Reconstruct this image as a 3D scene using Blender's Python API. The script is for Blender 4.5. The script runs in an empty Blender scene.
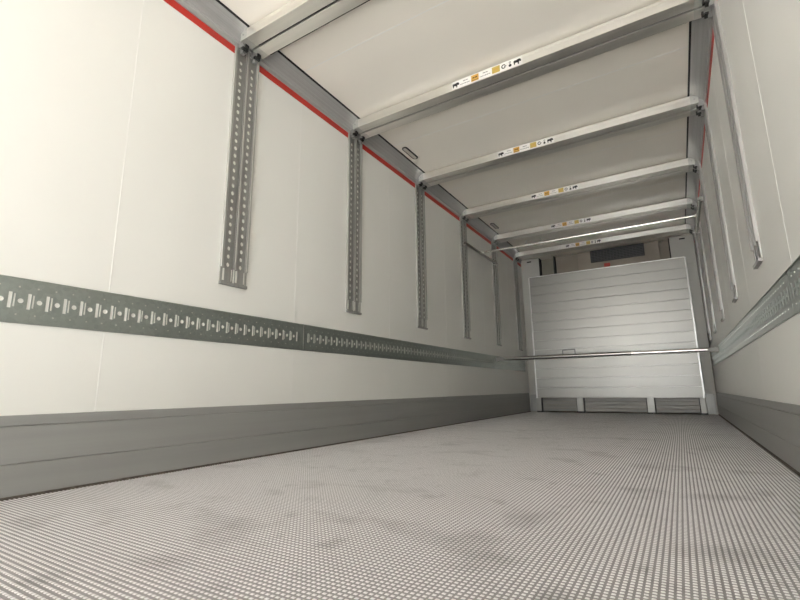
import bpy, math, random
import numpy as np
from mathutils import Matrix, Vector
from mathutils.geometry import tessellate_polygon

random.seed(4)
S = bpy.context.scene
COL = S.collection

# ------------------------------------------------------------------ camera
f, PX, PY = 450.0, 400.0, 300.0
d = np.array([681 - PX, 386.4 - PY, f]); d /= np.linalg.norm(d)          # depth of the cargo body
x = -np.array([-352 - PX, 397.6 - PY, f]); x -= d * (x @ d); x /= np.linalg.norm(x)
u = np.cross(x, d)
if u[1] > 0: u = -u
R = np.array([x, d, u])
cam = bpy.data.cameras.new('camera'); camo = bpy.data.objects.new('camera', cam); COL.objects.link(camo)
cam.sensor_fit = 'HORIZONTAL'; cam.sensor_width = 36.0; cam.lens = 36.0 * f / 800.0
cam.clip_start = 0.01; cam.clip_end = 200
M = Matrix.Identity(4)
for i in range(3):
    M[i][0] = R[i][0]; M[i][1] = -R[i][1]; M[i][2] = -R[i][2]
M[0][3], M[1][3], M[2][3] = 2.069, 0.0, 0.365
camo.matrix_world = M
S.camera = camo

# ------------------------------------------------------------------ light
W = bpy.data.worlds.new('sky'); S.world = W; W.use_nodes = True
bg = W.node_tree.nodes['Background']
bg.inputs[0].default_value = (.965, 0.985, 1.0, 1); bg.inputs[1].default_value = 1.0
SUN_EL = 31.0
sun = bpy.data.lights.new('sun', 'SUN'); sun.energy = 12.0; sun.angle = .01; sun.color = (1, .985, .965)
suno = bpy.data.objects.new('sun', sun); COL.objects.link(suno)
suno.rotation_euler = (math.radians(SUN_EL - 90) * -1, 0, 0)          # sun behind the open rear: lights the yard and the floor behind the camera
S.view_settings.view_transform = 'Standard'; S.view_settings.look = 'None'
S.view_settings.gamma = 1.0; S.view_settings.use_curve_mapping = False
S.view_settings.exposure = 2.36
S.cycles.max_bounces = 16; S.cycles.diffuse_bounces = 14; S.cycles.glossy_bounces = 6

# ------------------------------------------------------------------ materials
MAT = {}
def mat(name, col, rough=0.5, metal=0.0, noise=None, bump=None, spec=0.5, aniso=None):
    """noise = (scale xyz, amount, detail): gentle colour mottling; bump = (scale xyz, strength, distance)"""
    m = bpy.data.materials.new(name); m.use_nodes = True
    nt = m.node_tree; b = nt.nodes['Principled BSDF']
    b.inputs['Base Color'].default_value = (*col, 1); b.inputs['Roughness'].default_value = rough
    b.inputs['Metallic'].default_value = metal; b.inputs['Specular IOR Level'].default_value = spec
    tc = nt.nodes.new('ShaderNodeTexCoord')
    if noise:
        sc, amt, det = noise
        mp = nt.nodes.new('ShaderNodeMapping'); mp.inputs['Scale'].default_value = sc
        nt.links.new(tc.outputs['Object'], mp.inputs['Vector'])
        n = nt.nodes.new('ShaderNodeTexNoise'); n.inputs['Scale'].default_value = 1; n.inputs['Detail'].default_value = det
        nt.links.new(mp.outputs[0], n.inputs['Vector'])
        r = nt.nodes.new('ShaderNodeValToRGB')
        r.color_ramp.elements[0].position = .3; r.color_ramp.elements[1].position = .7
        r.color_ramp.elements[0].color = (*[c * (1 - amt) for c in col], 1)
        r.color_ramp.elements[1].color = (*[min(1, c * (1 + amt)) for c in col], 1)
        nt.links.new(n.outputs['Fac'], r.inputs[0]); nt.links.new(r.outputs[0], b.inputs['Base Color'])
    if bump:
        sc, st, di = bump
        mp = nt.nodes.new('ShaderNodeMapping'); mp.inputs['Scale'].default_value = sc
        nt.links.new(tc.outputs['Object'], mp.inputs['Vector'])
        n = nt.nodes.new('ShaderNodeTexNoise'); n.inputs['Scale'].default_value = 1; n.inputs['Detail'].default_value = 3
        nt.links.new(mp.outputs[0], n.inputs['Vector'])
        bp = nt.nodes.new('ShaderNodeBump'); bp.inputs['Strength'].default_value = st; bp.inputs['Distance'].default_value = di
        nt.links.new(n.outputs['Fac'], bp.inputs['Height']); nt.links.new(bp.outputs[0], b.inputs['Normal'])
    MAT[name] = m
    return m

mat('wall_white', (.86, .865, .83), .38, noise=((.7, .7, .7), .03, 4), bump=((3, 3, 3), .05, .01))
mat('ceiling_white', (.90, .865, .785), .40, noise=((.8, .8, .8), .03, 4), bump=((3, 3, 3), .05, .01))
mat('sealant_white', (.87, .875, .845), .45)
mat('casing_grey_white', (.50, .495, .46), .45, noise=((1, 1, 1), .05, 3))
mat('slat_grey', (.30, .29, .27), .45, .3, noise=((2, 2, 20), .1, 3))
mat('grey_aluminium', (.36, .365, .355), .40, .25, noise=((6, .5, 20), .05, 3))
mat('cornice_aluminium', (.46, .463, .458), .36, .35, noise=((60, .3, 60), .10, 3))
mat('post_steel', (.34, .34, .325), .38, .35, noise=((30, 30, 3), .12, 3))
mat('post_lip_steel', (.46, .46, .44), .32, .45, noise=((30, 30, 3), .10, 3))
mat('beam_aluminium', (.80, .78, .73), .30, .85, noise=((.6, 30, 30), .06, 4))
mat('cap_steel', (.62, .62, .58), .35, .6, noise=((20, 20, 20), .08, 3))
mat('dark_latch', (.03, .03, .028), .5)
mat('red_tape', (.54, .03, .018), .35, noise=((8, 3, 8), .10, 3))
mat('black_rubber', (.008, .008, .008), .6)
mat('floor_edge_sealant', (.10, .085, .07), .8, noise=((60, 60, 60), .5, 4))
mat('panel_aluminium', (.37, .365, .34), .36, .55, noise=((1.2, 1.2, .5), .06, 3), bump=((4, 4, 160), .06, .002))
mat('panel_trim', (.80, .80, .78), .28, .5, noise=((10, 10, 3), .06, 2))
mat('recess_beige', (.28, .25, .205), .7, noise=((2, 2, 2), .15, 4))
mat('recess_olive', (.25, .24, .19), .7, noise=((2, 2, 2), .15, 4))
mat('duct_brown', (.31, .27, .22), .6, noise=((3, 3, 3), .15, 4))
mat('grille_dark', (.022, .022, .023), .5)
mat('grille_bar', (.06, .06, .062), .45)
mat('red_plate', (.42, .04, .025), .5, noise=((20, 20, 20), .2, 2))
mat('chrome_tube', (.78, .76, .71), .20, .95, noise=((3, 20, 20), .05, 2))
mat('bar_tube', (.34, .335, .31), .24, 1.0, noise=((3, 20, 20), .08, 2))
mat('sticker_white', (.84, .82, .79), .4)
mat('print_black', (.012, .012, .012), .6)
mat('print_grey', (.20, .20, .19), .6)
mat('print_orange', (.60, .34, .06), .5)
mat('print_yellow', (.52, .39, .10), .5)
mat('print_brown', (.12, .06, .01), .6)
mat('lamp_ring', (.025, .025, .022), .5)
mat('lamp_lens', (.60, .58, .52), .25)
mat('concrete_yard', (.52, .515, .505), .9, noise=((.5, .5, .5), .12, 5))

# galvanised spangle
def galv():
    m = mat('galvanised_steel', (.26, .29, .275), .28, .9)
    nt = m.node_tree; b = nt.nodes['Principled BSDF']
    tc = nt.nodes.new('ShaderNodeTexCoord'); v = nt.nodes.new('ShaderNodeTexVoronoi'); v.inputs['Scale'].default_value = 75
    nt.links.new(tc.outputs['Object'], v.inputs['Vector'])
    r = nt.nodes.new('ShaderNodeValToRGB')
    r.color_ramp.elements[0].color = (.35, .385, .365, 1); r.color_ramp.elements[1].color = (.41, .45, .43, 1)
    nt.links.new(v.outputs['Color'], r.inputs[0]); nt.links.new(r.outputs[0], b.inputs['Base Color'])
    return m
galv()

# floor: worn grey resin with stains; the raised pips are paler where they are polished by use
def floor_mat(name, base, dark, rough):
    m = mat(name, base, rough, 0.0, spec=.55)
    nt = m.node_tree; b = nt.nodes['Principled BSDF']
    tc = nt.nodes.new('ShaderNodeTexCoord')
    def noise(sc, det, lo, hi):
        mp = nt.nodes.new('ShaderNodeMapping'); mp.inputs['Scale'].default_value = sc
        nt.links.new(tc.outputs['Object'], mp.inputs['Vector'])
        n = nt.nodes.new('ShaderNodeTexNoise'); n.inputs['Scale'].default_value = 1; n.inputs['Detail'].default_value = det
        nt.links.new(mp.outputs[0], n.inputs['Vector'])
        r = nt.nodes.new('ShaderNodeMapRange'); r.inputs[1].default_value = lo; r.inputs[2].default_value = hi
        nt.links.new(n.outputs['Fac'], r.inputs[0]); return r.outputs[0]
    a = noise((3.4, 5.0, 1), 6, .55, .74)          # broad scuffs
    c = noise((9, 7, 1), 4, .60, .78)              # small dirt marks
    mx = nt.nodes.new('ShaderNodeMath'); mx.operation = 'MAXIMUM'
    nt.links.new(a, mx.inputs[0]); nt.links.new(c, mx.inputs[1])
    mul = nt.nodes.new('ShaderNodeMath'); mul.operation = 'MULTIPLY'; mul.inputs[1].default_value = .68
    nt.links.new(mx.outputs[0], mul.inputs[0])
    mix = nt.nodes.new('ShaderNodeMix'); mix.data_type = 'RGBA'
    mix.inputs[6].default_value = (*base, 1); mix.inputs[7].default_value = (*dark, 1)
    nt.links.new(mul.outputs[0], mix.inputs[0]); nt.links.new(mix.outputs[2], b.inputs['Base Color'])
    return m
floor_mat('floor_resin', (.285, .275, .28), (.15, .145, .145), .5)
floor_mat('floor_pips', (.735, .722, .735), (.40, .395, .40), .30)

# ------------------------------------------------------------------ mesh helpers
class MB:
    def __init__(s): s.v = []; s.f = []
    def add(s, vs, fs):
        o = len(s.v); s.v += [tuple(p) for p in vs]; s.f += [tuple(i + o for i in q) for q in fs]; return s
    def box(s, x0, x1, y0, y1, z0, z1):
        vs = [(a, b, c) for c in (z0, z1) for b in (y0, y1) for a in (x0, x1)]
        return s.add(vs, [(0, 2, 3, 1), (4, 5, 7, 6), (0, 1, 5, 4), (2, 6, 7, 3), (0, 4, 6, 2), (1, 3, 7, 5)])
    def prism(s, prof, axis, a, b):
        """closed profile swept along an axis. axis 'y': prof=(x,z); 'x': (y,z); 'z': (x,y)"""
        def P(p, t):
            return {'y': (p[0], t, p[1]), 'x': (t, p[0], p[1]), 'z': (p[0], p[1], t)}[axis]
        n = len(prof); vs = [P(p, a) for p in prof] + [P(p, b) for p in prof]
        fs = [(i, (i + 1) % n, (i + 1) % n + n, i + n) for i in range(n)]
        return s.add(vs, fs + [tuple(range(n))[::-1], tuple(range(n, 2 * n))])
    def tube(s, p0, p1, r, n=16):
        p0, p1 = Vector(p0), Vector(p1); w = (p1 - p0).normalized()
        a = w.orthogonal().normalized(); b = w.cross(a)
        ring = lambda p: [p + r * (math.cos(2 * math.pi * k / n) * a + math.sin(2 * math.pi * k / n) * b) for k in range(n)]
        vs = ring(p0) + ring(p1)
        return s.add(vs, [(i, (i + 1) % n, (i + 1) % n + n, i + n) for i in range(n)] + [tuple(range(n))[::-1], tuple(range(n, 2 * n))])
    def mesh(s, name, bevel=0):
        me = bpy.data.meshes.new(name); me.from_pydata(s.v, [], s.f)
        import bmesh
        bm = bmesh.new(); bm.from_mesh(me)
        bmesh.ops.recalc_face_normals(bm, faces=bm.faces)
        if bevel:
            bmesh.ops.bevel(bm, geom=[e for e in bm.edges if len(e.link_faces) == 2 and e.calc_face_angle(0) > .5], offset=bevel, segments=2, profile=.6, affect='EDGES')
        bm.to_mesh(me); bm.free()
        return me
    def build(s, name, m, parent=None, bevel=0, smooth=False):
        me = s.mesh(name, bevel); return link(name, me, m, parent, smooth)

def link(name, me, m, parent=None, smooth=False):
    if not me.materials: me.materials.append(MAT[m])
    if smooth:
        for p in me.polygons: p.use_smooth = True
        try: me.set_sharp_from_angle(angle=.7)
        except Exception: pass
    o = bpy.data.objects.new(name, me); COL.objects.link(o)
    if parent: o.parent = parent
    return o

def tag(o, label, cat, group=None, kind=None):
    o['label'] = label; o['category'] = cat
    if group: o['group'] = group
    if kind: o['kind'] = kind
    return o

def empty(name, loc):
    o = bpy.data.objects.new(name, None); COL.objects.link(o); o.location = loc; o.empty_display_size = .05
    return o

def copy_tree(o, parent=None):
    c = o.copy(); COL.objects.link(c); c.parent = parent
    for ch in list(o.children): copy_tree(ch, c)
    return c

def circle(cy, cz, r, n=10): return [(cy + r * math.cos(2 * math.pi * k / n), cz + r * math.sin(2 * math.pi * k / n)) for k in range(n)]
def rect(a, b, c, e): return [(a, c), (b, c), (b, e), (a, e)]

def plate(mb, outer, holes, x0, x1):
    """flat plate in the y-z plane with real holes; front face at x1, hole walls back to x0"""
    polys = [[Vector((p[0], p[1], 0)) for p in q] for q in [outer] + holes]
    flat = [p for q in polys for p in q]
    tris = tessellate_polygon(polys)
    mb.add([(x1, p.x, p.y) for p in flat], [tuple(t) for t in tris])
    for q in holes:
        n = len(q)
        mb.add([(x1, p[0], p[1]) for p in q] + [(x0, p[0], p[1]) for p in q], [(i, (i + 1) % n, (i + 1) % n + n, i + n) for i in range(n)])
    n = len(outer)
    mb.add([(x1, p[0], p[1]) for p in outer] + [(x0, p[0], p[1]) for p in outer], [(i, (i + 1) % n, (i + 1) % n + n, i + n) for i in range(n)])

# ------------------------------------------------------------------ the setting
WID, YR, YF, ZC = 2.46, -4.5, 7.42, 2.51

# yard outside the open rear doors
g = MB().box(-25, 27, -40, 12, -1.35, -1.15).build('ground', 'concrete_yard')
tag(g, 'pale concrete yard outside the open rear of the cargo body', 'ground', kind='structure')

# floor slab with moulded pips
fl = MB().box(-.06, WID + .06, YR, YF + .08, -.12, 0).build('floor', 'floor_resin')
tag(fl, 'grey anti-slip cargo floor covered in small raised pips', 'floor', kind='structure')
def pips():
    px, py = .0126, .0136
    xs = np.arange(.022, WID - .022, px); ys = np.arange(.20, 7.24, py)
    X, Y = np.meshgrid(xs, ys); X = X.ravel(); Y = Y.ravel(); n = len(X)
    a, b, h = .0040, .0033, .0013
    a2, b2 = .0026, .0019
    base = np.array([(-a, -b, 0), (a, -b, 0), (a, b, 0), (-a, b, 0), (-a2, -b2, h), (a2, -b2, h), (a2, b2, h), (-a2, b2, h)])
    V = np.empty((n, 8, 3)); V[:] = base; V[:, :, 0] += X[:, None]; V[:, :, 1] += Y[:, None]
    fq = np.array([(4, 5, 6, 7), (0, 1, 5, 4), (1, 2, 6, 5), (2, 3, 7, 6), (3, 0, 4, 7)])
    F = (fq[None] + (np.arange(n) * 8)[:, None, None]).reshape(-1)
    me = bpy.data.meshes.new('tread_pips')
    me.vertices.add(n * 8); me.vertices.foreach_set('co', V.reshape(-1))
    me.loops.add(len(F)); me.loops.foreach_set('vertex_index', F.astype(np.int32))
    k = len(F) // 4
    me.polygons.add(k); me.polygons.foreach_set('loop_start', (np.arange(k) * 4).astype(np.int32))
    me.update(calc_edges=True); me.validate()
    me.polygons.foreach_set('use_smooth', np.ones(k, dtype=bool))
    o = link('tread_pips', me, 'floor_pips', fl); o['kind'] = 'stuff'
pips()

# ceiling
ce = MB().box(-.06, WID + .06, YR, YF + .08, ZC + .012, ZC + .08).build('ceiling', 'ceiling_white')
tag(ce, 'cream white panelled ceiling of the cargo body', 'ceiling', kind='structure')
seams = [YR, -3.47, -2.37, -1.27, -.17, .93, 1.99, 3.13, 4.23, 5.33, 6.43, YF]
for a, b in zip(seams, seams[1:]):
    MB().box(.10, WID - .10, a + .001, b - .001, ZC, ZC + .013).build('ceiling_panel', 'ceiling_white', ce)
for y in seams[1:-1]:
    MB().prism([(y - .004, ZC + .001), (y + .004, ZC + .001), (y + .0025, ZC - .0008), (y - .0025, ZC - .0008)], 'x', .11, WID - .11).build('seam_bead', 'sealant_white', ce)

# side walls
wseams = [YR, -3.5, -2.39, -1.27, -.15, .97, 2.085, 3.215, 4.34, 5.46, 6.50, YF]
for side in ('left', 'right'):
    s = 1 if side == 'left' else -1
    X = (lambda v: v) if side == 'left' else (lambda v: WID - v)
    def bx(x0, x1, y0, y1, z0, z1):
        a, b = sorted((X(x0), X(x1))); return MB().box(a, b, y0, y1, z0, z1)
    def pr(prof, y0, y1): return MB().prism([(X(p[0]), p[1]) for p in prof], 'y', y0, y1)
    w = bx(-.07, -.008, YR, YF + .08, -.02, ZC + .06).build('wall_' + side, 'wall_white')
    tag(w, 'white panelled side wall of the cargo body, on the %s' % side, 'wall', kind='structure')
    for a, b in zip(wseams, wseams[1:]):
        bx(-.008, 0, a + .001, b - .001, .285, 2.365).build('wall_panel', 'wall_white', w)
    for y in wseams[1:-1]:
        MB().prism([(X(-.001), y - .004), (X(-.001), y + .004), (X(.0007), y + .0025), (X(.0007), y - .0025)], 'z', .29, 2.36).build('seam_bead', 'sealant_white', w)
    # grey kick boards
    k = bx(-.008, .004, YR, 7.26, 0, .285).build('baseboard_' + side, 'grey_aluminium')
    tag(k, 'dark grey aluminium kick boards along the foot of the %s wall' % side, 'baseboard', kind='structure')
    for z0, z1, t in ((.008, .117, .012), (.119, .249, .012), (.251, .288, .010)):
        pr([(.004, z0), (t - .002, z0), (t, z0 + .002), (t, z1 - .002), (t - .002, z1), (.004, z1)], YR, 7.26).build('kick_board', 'grey_aluminium', k)
    pr([(.004, 0), (.020, 0), (.018, .006), (.012, .009), (.004, .009)], YR, 7.26).build('floor_joint', 'floor_edge_sealant', k)
    # red line + cornice + gasket
    t = bx(-.008, .003, YR, YF, 2.36, 2.404).build('trim_%d' % (1 if s > 0 else 4), 'red_tape')
    tag(t, 'bright red load height stripe along the top of the %s wall' % side, 'stripe', kind='structure')
    prof = [(-.008, 2.404), (.010, 2.404), (.012, 2.410), (.012, 2.432), (.020, 2.436), (.022, 2.443), (.018, 2.446)]
    n = 9
    for i in range(n):                                    # fluted cove
        u0 = i / n; x0 = .018 + (.098 - .018) * u0; z0 = 2.446 + (ZC - .004 - 2.446) * u0
        u1 = (i + .75) / n; x1 = .018 + (.098 - .018) * u1; z1 = 2.446 + (ZC - .004 - 2.446) * u1
        prof += [(x0, z0), (x1, z1), (x1 + .001, z1 + .0035)]
    prof += [(.099, ZC - .003), (.099, ZC + .012), (-.008, ZC + .012)]
    t = pr(prof, YR, YF).build('trim_%d' % (2 if s > 0 else 5), 'cornice_aluminium')
    tag(t, 'grey fluted aluminium cornice between %s wall and ceiling' % side, 'cornice', kind='structure')
    t = bx(.094, .107, YR, YF, ZC - .006, ZC + .001).build('trim_%d' % (3 if s > 0 else 6), 'black_rubber')
    tag(t, 'thin black rubber gasket along the ceiling edge, %s side' % side, 'gasket', kind='structure')

# front wall and corner casings
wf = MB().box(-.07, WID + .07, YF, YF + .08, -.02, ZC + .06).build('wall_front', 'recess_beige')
tag(wf, 'beige front wall in the recess behind the aluminium bulkhead', 'wall', kind='structure')
hd = MB().box(.008, WID - .008, 7.20, YF, 2.462, ZC).build('trim_7', 'ceiling_white', bevel=.003)
tag(hd, 'white header across the top of the front wall', 'header', kind='structure')
for n, side in enumerate(('left', 'right')):
    X = (lambda v: v) if side == 'left' else (lambda v: WID - v)
    a, b = sorted((X(.012), X(.150))); a2, b2 = sorted((X(.012), X(.305)))
    c = MB().box(a, b, 7.26, YF, .0, 2.05).box(a2, b2, 7.26, YF, 2.05, 2.462).build('trim_%d' % (8 + n), 'casing_grey_white', bevel=.006)
    tag(c, 'greyish white corner casing beside the bulkhead, %s side' % side, 'corner casing', kind='structure')
    a, b = sorted((X(.03), X(.13)))
    MB().box(a, b, 7.250, 7.261, .012, .265).build('kick_plate', 'post_steel', c, bevel=.003)
    a, b = sorted((X(.305), X(.318)))
    MB().box(a, b, 7.275, 7.40, 2.10, 2.455).build('edge_seal', 'black_rubber', c)
    a, b = sorted((X(.115), X(.185)))
    MB().box(a, b, 7.252, 7.262, 2.400, 2.420).build('cable_slot', 'black_rubber', c, bevel=.003)

# ------------------------------------------------------------------ aluminium bulkhead
bh = empty('bulkhead', (WID / 2, 7.20, 0))
tag(bh, 'silvery bulkhead of horizontal aluminium planks at the far end', 'bulkhead')
def bpart(mb, name, m, parent=None, bevel=0):
    o = mb.build(name, m, parent or bh, bevel)
    if parent is None: o.location = (-WID / 2, -7.20, 0)
    return o
BX0, BX1, BZ0, BP = .150, WID - .150, .215, .1470
mb = MB().prism([(7.2005, .0018), (7.203, .0018), (7.2005, .0045), (7.2005, BP - .0045), (7.203, BP - .0018), (7.222, BP - .0018), (7.222, .0018)][1:], 'x', BX0, BX1)
pm = mb.mesh('plank')
for i in range(13):
    o = link('plank', pm, 'panel_aluminium', bh); o.location = (-WID / 2, -7.20, BZ0 + i * BP)
bpart(MB().box(BX0, BX1, 7.219, 7.228, BZ0, BZ0 + 13 * BP), 'backing_sheet', 'panel_trim')
for a, b in ((BX0 - .014, BX0 + .006), (BX1 - .006, BX1 + .014)):
    bpart(MB().box(a, b, 7.194, 7.228, BZ0 - .005, BZ0 + 13 * BP + .004), 'edge_strip', 'panel_trim', bevel=.003)
bpart(MB().box(BX0, BX1, 7.196, 7.228, BZ0 + 13 * BP, BZ0 + 13 * BP + .012), 'top_strip', 'panel_trim', bevel=.002)
legs = [(.140, .200), (.725, .815), (1.645, 1.735), (2.26, 2.32)]
for a, b in legs:
    l = bpart(MB().box(a, b, 7.204, 7.25, .006, BZ0), 'leg', 'panel_aluminium', bevel=.003)
    MB().box(a - .006, b + .012, 7.198, 7.255, 0, .020).build('foot', 'grille_dark', l)
for (a, _), (c, _) in zip([(l[1], 0) for l in legs], [(l[0], 0) for l in legs[1:]]):
    for q in range(4):       # slatted return-air grille in each gap
        z = .016 + q * .049
        bpart(MB().prism([(7.292, z), (7.280, z + .003), (7.282, z + .045), (7.296, z + .042)], 'x', a + .006, c - .006), 'grille_slat', 'slat_grey')
    bpart(MB().box(a, a + .010, 7.230, 7.30, .006, BZ0), 'grille_edge', 'grille_dark')
    bpart(MB().box(c - .010, c, 7.230, 7.30, .006, BZ0), 'grille_edge', 'grille_dark')

# ------------------------------------------------------------------ refrigeration unit above the bulkhead
ev = empty('evaporator_unit', (1.45, 7.40, 2.2))
tag(ev, 'cooling unit with black grille above the bulkhead', 'cooling unit')
def epart(mb, name, m, parent=None, bevel=0):
    o = mb.build(name, m, parent or ev, bevel)
    if parent is None: o.location = (-1.45, -7.40, -2.2)
    return o
epart(MB().box(.90, 2.02, 7.33, YF, 1.95, 2.455), 'housing', 'duct_brown', bevel=.004)
epart(MB().box(.56, .90, 7.345, YF, 1.95, 2.455), 'side_casing', 'recess_beige', bevel=.004)
gr = epart(MB().box(1.09, 1.83, 7.300, 7.331, 2.262, 2.45), 'grille', 'grille_dark', bevel=.003)
for q in range(7):
    z = 2.275 + q * .025
    MB().box(1.10, 1.82, 7.292, 7.303, z, z + .007).build('louvre', 'grille_bar', gr)
for q in range(17):
    xx = 1.105 + q * .044
    MB().box(xx, xx + .005, 7.290, 7.301, 2.268, 2.446).build('grille_bar', 'grille_bar', gr)
epart(MB().box(1.27, 1.355, 7.312, 7.331, 2.140, 2.226), 'warning_plate', 'red_plate', bevel=.002)['label'] = 'small red square plate'
dv = MB().box(.530, .552, 7.285, YF, 1.95, 2.458).build('divider', 'grille_dark', bevel=.002)
tag(dv, 'dark upright divider in the recess left of the cooling unit', 'divider')
op = MB().box(.325, .520, 7.40, YF, 1.95, 2.44).build('access_panel', 'recess_olive', bevel=.004)
tag(op, 'olive access panel in the recess beside the corner casing', 'panel')

# ------------------------------------------------------------------ wall posts (double perforated tracks)
PY0 = [1.507, 2.608, 3.70, 4.79, 5.88, 6.87]
PW, PZ0, PZ1 = .18, .935, 2.428
def make_post():
    root = empty('perforated_post', (0, 0, PZ0))
    mb = MB()
    # two perforated tracks, each a plate with real holes
    for c in (.050, .135):
        hw = .036
        z = PZ0 + .020
        cuts = [rect(c - .033, c - .018, PZ0 + .026, PZ0 + .095), rect(c + .023, c + .032, PZ0 + .026, PZ0 + .095)]
        plate(mb, rect(c - hw, c + hw, PZ0 + .016, PZ0 + .100), cuts, .0, .004)
        z = PZ0 + .100
        while z + .047 < PZ1 - .01:
            hz = z + .018
            plate(mb, rect(c - hw, c + hw, z, z + .047), [] if hz > 2.345 else [[(c + .0100 * math.cos(t * .6283), hz + .0125 * math.sin(t * .6283)) for t in range(10)]], 0, .004)
            z += .047
        plate(mb, rect(c - hw, c + hw, z, PZ1), [], 0, .004)
    o = mb.build('perforated_plate', 'post_steel', root); o.location.z = -PZ0
    zl = PZ0 + .098
    for a, b in ((.0, .015), (.165, .18)):
        lip = MB().prism([(0, a), (.014, a), (.016, a + .002), (.016, b - .002), (.014, b), (0, b)], 'z', zl, PZ1)
        MB_foot = MB().box(0, .006, a + .001, b - .001, PZ0 + .016, zl).build('foot_edge', 'post_lip_steel', root); MB_foot.location.z = -PZ0
        q = lip.build('edge_lip', 'post_lip_steel', root); q.location.z = -PZ0
    q = MB().prism([(0, .087), (.013, .087), (.016, .090), (.016, .095), (.013, .098), (0, .098)], 'z', zl, PZ1).build('centre_ridge', 'post_lip_steel', root); q.location.z = -PZ0
    # inturned lips that guide the beam ends, stopping short of the foot
    for a, b in ((.015, .021), (.079, .087), (.098, .104), (.159, .165)):
        q = MB().box(.012, .015, a, b, zl, PZ1).build('guide_lip', 'post_steel', root); q.location.z = -PZ0
    q = MB().box(0, .018, 0, PW, PZ0, PZ0 + .017).build('end_bar', 'post_steel', root, bevel=.002); q.location.z = -PZ0
    q = MB().box(0, .009, .0145, .1655, PZ1 - .012, PZ1).build('top_bar', 'post_steel', root); q.location.z = -PZ0
    return root
post = make_post()
ordw = ['nearest', 'second', 'third', 'fourth', 'fifth', 'last']
for i, y in enumerate(PY0):
    p = post if i == 0 else copy_tree(post)
    p.location = (0, y, PZ0)
    lab = ['tall perforated grey post on the left wall, nearest and largest',
           'perforated grey post on the left wall, second from the viewer',
           'perforated grey post on the left wall, third from the viewer',
           'perforated grey post, fourth on the left wall, where the hanging side rail begins',
           'perforated grey post, fifth on the left wall, where the hanging side rail ends',
           'perforated grey post on the left wall beside the front corner casing'][i]
    tag(p, lab, 'post', 'perforated posts on the left wall')
for i, y in enumerate(PY0):
    if i == 0: continue
    p = copy_tree(post); p.location = (WID, y + PW, PZ0); p.rotation_euler.z = math.pi
    tag(p, ['', 'perforated grey post on the right wall, nearest the viewer', 'perforated grey post on the right wall, second from the viewer',
            'perforated grey post on the right wall, third from the viewer', 'perforated grey post on the right wall, fourth from the viewer',
            'perforated grey post on the right wall beside the front corner casing'][i], 'post', 'perforated posts on the right wall')

# ------------------------------------------------------------------ lashing rails with keyhole slots
def lash_rail(y0, y1, first, pitch=.0590, z0=.62, z1=.79):
    mb = MB(); rv = MB()
    zc = (z0 + z1) / 2; hz = .030
    y = first
    plate(mb, rect(y0, y, z0, z1), [], 0, .003)
    while y + pitch < y1 - .03:
        plate(mb, rect(y, y + pitch, z0, z1), [rect(y + .002, y + .0135, zc - hz, zc + hz), rect(y + .0175, y + .0235, zc - hz + .006, zc + hz - .004), circle(y + .0405, zc, .0095, 10)], 0, .003)
        for dz in (-.052, .052):
            rv.box(.003, .0048, y + .029, y + .034, zc + dz - .0025, zc + dz + .0025)
        y += pitch
    plate(mb, rect(y, y + .018, z0, z1), [rect(y + .002, y + .0135, zc - hz, zc + hz)], 0, .003)
    plate(mb, rect(y + .018, y1, z0, z1), [], 0, .003)
    for zz in (z0, z1):     # rolled edges
        a, b = (zz, zz + .004) if zz == z0 else (zz - .004, zz)
        mb.box(0, .0055, y0, y1, a, b)
    root = empty('lashing_rail', (0, y0, z0))
    for nm, q, m in (('slotted_plate', mb, 'galvanised_steel'), ('rivets', rv, 'cap_steel')):
        o = q.build(nm, m, root); o.location = (0, -y0, -z0)
        if nm == 'rivets': o['kind'] = 'stuff'
    return root
segs = [(-1.35, 2.168, -1.321), (2.174, 5.735, 2.205), (5.741, 7.165, 5.77)]
for i, (a, b, c) in enumerate(segs):
    r = lash_rail(a, b, c)
    tag(r, ['galvanised slotted lashing rail on the left wall, the length nearest the viewer',
            'long middle length of galvanised slotted lashing rail on the left wall',
            'far length of galvanised lashing rail on the left wall, behind the load bar'][i], 'lashing rail', 'lashing rails on the left wall')
    q = copy_tree(r); q.rotation_euler.z = math.pi
    q.location = (WID, b, .62)
    tag(q, ['galvanised slotted lashing rail on the right wall, the length nearest the viewer',
            'long middle length of galvanised slotted lashing rail on the right wall',
            'far length of galvanised lashing rail on the right wall, by the front corner'][i], 'lashing rail', 'lashing rails on the right wall')

# ------------------------------------------------------------------ each decking bar stowed under the ceiling
BZA, BZB = 2.424, 2.494
BXA = .052
def bull(mb, u, v, s, y, flip=False):
    pts = [(-.48, .14), (-.46, -.06), (-.42, -.36), (-.30, -.36), (-.28, -.12), (-.12, -.14), (.04, -.18), (.08, -.44), (.20, -.44), (.22, -.14),
           (.30, -.06), (.38, -.14), (.48, -.12), (.50, .0), (.44, .14), (.47, .26), (.40, .22), (.34, .28), (.16, .30), (-.10, .22), (-.34, .24), (-.45, .20)]
    if flip: pts = [(-a, b) for a, b in pts]
    tri = tessellate_polygon([[Vector((a, b, 0)) for a, b in pts]])
    mb.add([(u + a * s, y, v + b * s) for a, b in pts], [tuple(t) for t in tri])
def ring(mb, u, v, r0, r1, y, a0=0, a1=360, n=14):
    vs = []
    for k in range(n + 1):
        t = math.radians(a0 + (a1 - a0) * k / n)
        vs += [(u + r0 * math.cos(t), y, v + r0 * math.sin(t)), (u + r1 * math.cos(t), y, v + r1 * math.sin(t))]
    mb.add(vs, [(2 * k, 2 * k + 1, 2 * k + 3, 2 * k + 2) for k in range(n)])
def flat(mb, u0, u1, v0, v1, y): mb.add([(u0, y, v0), (u1, y, v0), (u1, y, v1), (u0, y, v1)], [(0, 1, 2, 3)])

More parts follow.
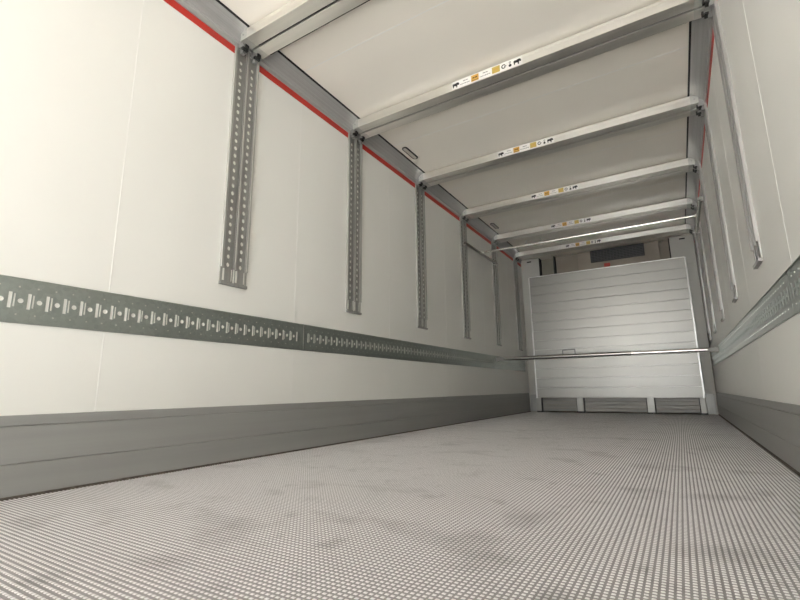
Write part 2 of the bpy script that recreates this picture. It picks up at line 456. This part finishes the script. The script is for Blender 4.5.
def make_beam():
    root = empty('decking_bar', (0, 0, BZA))
    w = .078
    # extruded box with a shallow face groove and rolled bottom edges
    prof = [(0, BZA + .001), (.001, BZA), (w - .001, BZA), (w, BZA + .001), (w, BZB - .003), (w - .003, BZB), (.003, BZB), (0, BZB - .003),
            (0, BZA + .052), (.0015, BZA + .051), (.0015, BZA + .049), (0, BZA + .048)]
    o = MB().prism(prof, 'x', BXA, WID - BXA).build('bar_body', 'beam_aluminium', root); o.location.z = -BZA
    # dark strip added on the far face, standing in for shade in the gap
    o = MB().box(BXA + .05, WID - BXA - .05, w - .001, w + .0135, BZA + .010, BZB - .004).build('gap_shade_strip', 'dark_latch', root); o.location.z = -BZA
    for e in (0, 1):
        X = (lambda v: v) if e == 0 else (lambda v: WID - v)
        def b2(x0, x1, y0, y1, z0, z1):
            a, b = sorted((X(x0), X(x1))); return MB().box(a, b, y0, y1, z0, z1)
        cap = b2(BXA - .006, BXA + .045, -.0015, w + .0015, BZA - .0015, BZB + .0015).build('end_cap', 'cap_steel', root, bevel=.002); cap.location.z = -BZA
        MB().tube((X(BXA + .018), -.0015, BZA + .032), (X(BXA + .018), -.005, BZA + .032), .006, 10).build('rivet', 'post_lip_steel', cap)
        ft = b2(.010, BXA, .016, w - .016, BZA - .020, BZB - .016).build('end_fitting', 'post_steel', root, bevel=.003); ft.location.z = -BZA
        b2(.030, .050, .020, w - .020, BZA - .034, BZA - .018).build('latch', 'dark_latch', ft, bevel=.002)
        b2(.046, .062, .026, w - .026, BZA - .024, BZA - .003).build('latch_lever', 'dark_latch', ft, bevel=.002)
        b2(.012, .034, .028, w - .028, BZA - .052, BZA - .018).build('latch_tongue', 'post_steel', ft, bevel=.002)
    return root
def make_sticker(parent):
    cx, L, v0, v1 = 1.125, .500, BZA + .004, BZB - .004
    x0 = cx - L / 2; U = lambda q: x0 + q * L; vc = (v0 + v1) / 2; y = -.0022
    st = MB().box(x0, x0 + L, -.0018, .0004, v0, v1).build('sticker', 'sticker_white', parent); st.location.z = -BZA
    st['label'] = 'white sticker with bull marks and orange squares'
    for q in (.060, .935):
        m = MB(); bull(m, U(q), vc, .052, y); m.build('bull_mark', 'print_black', st)
    for q0, q1 in ((.125, .275), (.415, .575)):
        m = MB()
        flat(m, U(q0 + .045), U(q0 + .085), vc + .008, vc + .014, y)
        flat(m, U(q0 + .09), U(q0 + .115), vc + .008, vc + .014, y)
        a = q0
        while a < q1 - .012:
            wdt = random.choice((.012, .020, .028)); b = min(q1, a + wdt)
            flat(m, U(a), U(b), vc - .013, vc - .007, y); a = b + .006
        m.build('small_print', 'print_grey', st)
    for q0, q1, mm in ((.290, .400, 'print_orange'), (.590, .700, 'print_yellow')):
        m = MB(); flat(m, U(q0), U(q1), vc - .024, vc + .024, y); m.build('coloured_square', mm, st)
        m = MB()
        flat(m, U(q0 + .02), U(q0 + .05), vc - .002, vc + .008, y - .0004); flat(m, U(q0 + .055), U(q1 - .02), vc - .002, vc + .008, y - .0004)
        flat(m, U(q0 + .01), U(q1 - .01), vc - .018, vc - .014, y - .0004)
        m.build('square_print', 'print_brown' if mm == 'print_orange' else 'print_orange', st)
    m = MB(); ring(m, U(.752), vc, .009, .016, y, 40, 330); flat(m, U(.752) + .004, U(.752) + .018, vc - .004, vc + .003, y); m.build('arrow_mark', 'print_black', st)
    m = MB(); ring(m, U(.838), vc + .013, .004, .007, y); ring(m, U(.838), vc - .010, 0, .010, y); flat(m, U(.838) - .002, U(.838) + .002, vc - .002, vc + .008, y); m.build('lock_mark', 'print_black', st)
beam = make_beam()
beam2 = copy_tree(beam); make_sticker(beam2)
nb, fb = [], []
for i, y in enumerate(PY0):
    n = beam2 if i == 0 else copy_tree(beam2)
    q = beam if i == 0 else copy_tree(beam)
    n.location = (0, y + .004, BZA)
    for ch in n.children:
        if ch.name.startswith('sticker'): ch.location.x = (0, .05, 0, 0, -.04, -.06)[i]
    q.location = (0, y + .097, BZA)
    who = ['nearest post pair', 'second post pair', 'third post pair', 'fourth post pair', 'fifth post pair', 'last post pair'][i]
    tag(n, 'aluminium decking bar with a printed sticker, nearer of two over the ' + who, 'decking bar', 'decking bar with a sticker')
    tag(q, 'plain aluminium decking bar, farther of two over the ' + who, 'decking bar', 'plain decking bar')

# ------------------------------------------------------------------ hanging rail and cross rod
RZ = 2.085
for e, side in enumerate(('left', 'right')):
    X = (lambda v: v) if e == 0 else (lambda v: WID - v)
    r = empty('side_rail', (X(.03), 4.87, RZ))
    tag(r, 'short tubular rail along the %s wall between fourth and fifth posts' % side, 'rail')
    def rp(mb, name, m, **k):
        o = mb.build(name, m, r, **k); o.location = (-X(.03), -4.87, -RZ); return o
    rp(MB().tube((X(.046), 4.83, RZ), (X(.046), 5.93, RZ), .018), 'tube', 'bar_tube', smooth=True)
    for yy in (4.845, 5.915):
        a, b = sorted((X(.0162), X(.05)))
        rp(MB().box(a, b, yy - .012, yy + .012, RZ - .018, RZ + .018), 'bracket', 'cap_steel', bevel=.003)
rd = empty('cross_rod', (WID / 2, 5.40, RZ + .02))
tag(rd, 'thin shiny rod spanning the body below the ceiling beams', 'rod')
def cp(mb, name, m, **k):
    o = mb.build(name, m, rd, **k); o.location = (-WID / 2, -5.40, -RZ - .02); return o
cp(MB().tube((.06, 5.40, RZ + .025), (WID - .06, 5.40, RZ + .025), .014), 'tube', 'chrome_tube', smooth=True)
for e in (0, 1):
    X = (lambda v: v) if e == 0 else (lambda v: WID - v)
    a, b = sorted((X(.030), X(.075)))
    cp(MB().box(a, b, 5.382, 5.418, RZ + .012, RZ + .040), 'end_hook', 'cap_steel', bevel=.004)
for xx in (.62, .80):
    cp(MB().box(xx, xx + .006, 5.394, 5.406, RZ + .036, RZ + .085), 'clip', 'post_steel')

# ------------------------------------------------------------------ load bar across the body
LY, LZ = 5.86, .748
lb = empty('load_bar', (WID / 2, LY, LZ))
tag(lb, 'grey load securing bar spanning wall to wall before the bulkhead', 'load bar')
def lp(mb, name, m, **k):
    o = mb.build(name, m, lb, **k); o.location = (-WID / 2, -LY, -LZ); return o
lp(MB().tube((.10, LY, LZ), (1.62, LY, LZ), .025, 20), 'outer_tube', 'bar_tube', smooth=True)
lp(MB().tube((1.60, LY, LZ), (WID - .10, LY, LZ), .021, 20), 'inner_tube', 'chrome_tube', smooth=True)
for e in (0, 1):
    X = (lambda v: v) if e == 0 else (lambda v: WID - v)
    a, b = sorted((X(.010), X(.12)))
    lp(MB().box(a, b, LY - .016, LY + .016, LZ - .022, LZ + .022), 'end_fitting', 'slat_grey', bevel=.005)
    a, b = sorted((X(.004), X(.022)))
    lp(MB().box(a, b, LY - .022, LY + .022, LZ - .030, LZ + .030), 'hook_plate', 'slat_grey', bevel=.003)
for a, b in (((.86, LZ + .015), (.86, LZ + .075)), ((.86, LZ + .075), (1.005, LZ + .078)), ((1.005, LZ + .078), (1.005, LZ + .015))):
    lp(MB().tube((a[0], LY, a[1]), (b[0], LY, b[1]), .0055, 8), 'handle_bar', 'grille_bar', smooth=True)

# ------------------------------------------------------------------ oblong ceiling lamps
def make_lamp():
    root = empty('ceiling_lamp', (0, 0, ZC))
    def stadium(hw, L, n=8):
        p = [(hw * math.cos(math.pi * k / n), L / 2 - hw + hw * math.sin(math.pi * k / n)) for k in range(n + 1)]
        return p + [(-a, -b) for a, b in p]
    MB().prism(stadium(.027, .24), 'z', -.007, .0).build('gasket_ring', 'lamp_ring', root)
    MB().prism(stadium(.016, .214), 'z', -.010, -.002).build('lens', 'lamp_lens', root, bevel=.002)
    return root
lamp = make_lamp(); lamp.location = (.172, 3.315, ZC)
tag(lamp, 'oblong dark-rimmed ceiling lamp between the second and third bar pairs, left edge', 'lamp', 'oblong ceiling lamps')
l2 = copy_tree(lamp); l2.location = (.172, 5.57, ZC)
tag(l2, 'oblong dark-rimmed ceiling lamp between the fourth and fifth bar pairs, left edge', 'lamp', 'oblong ceiling lamps')
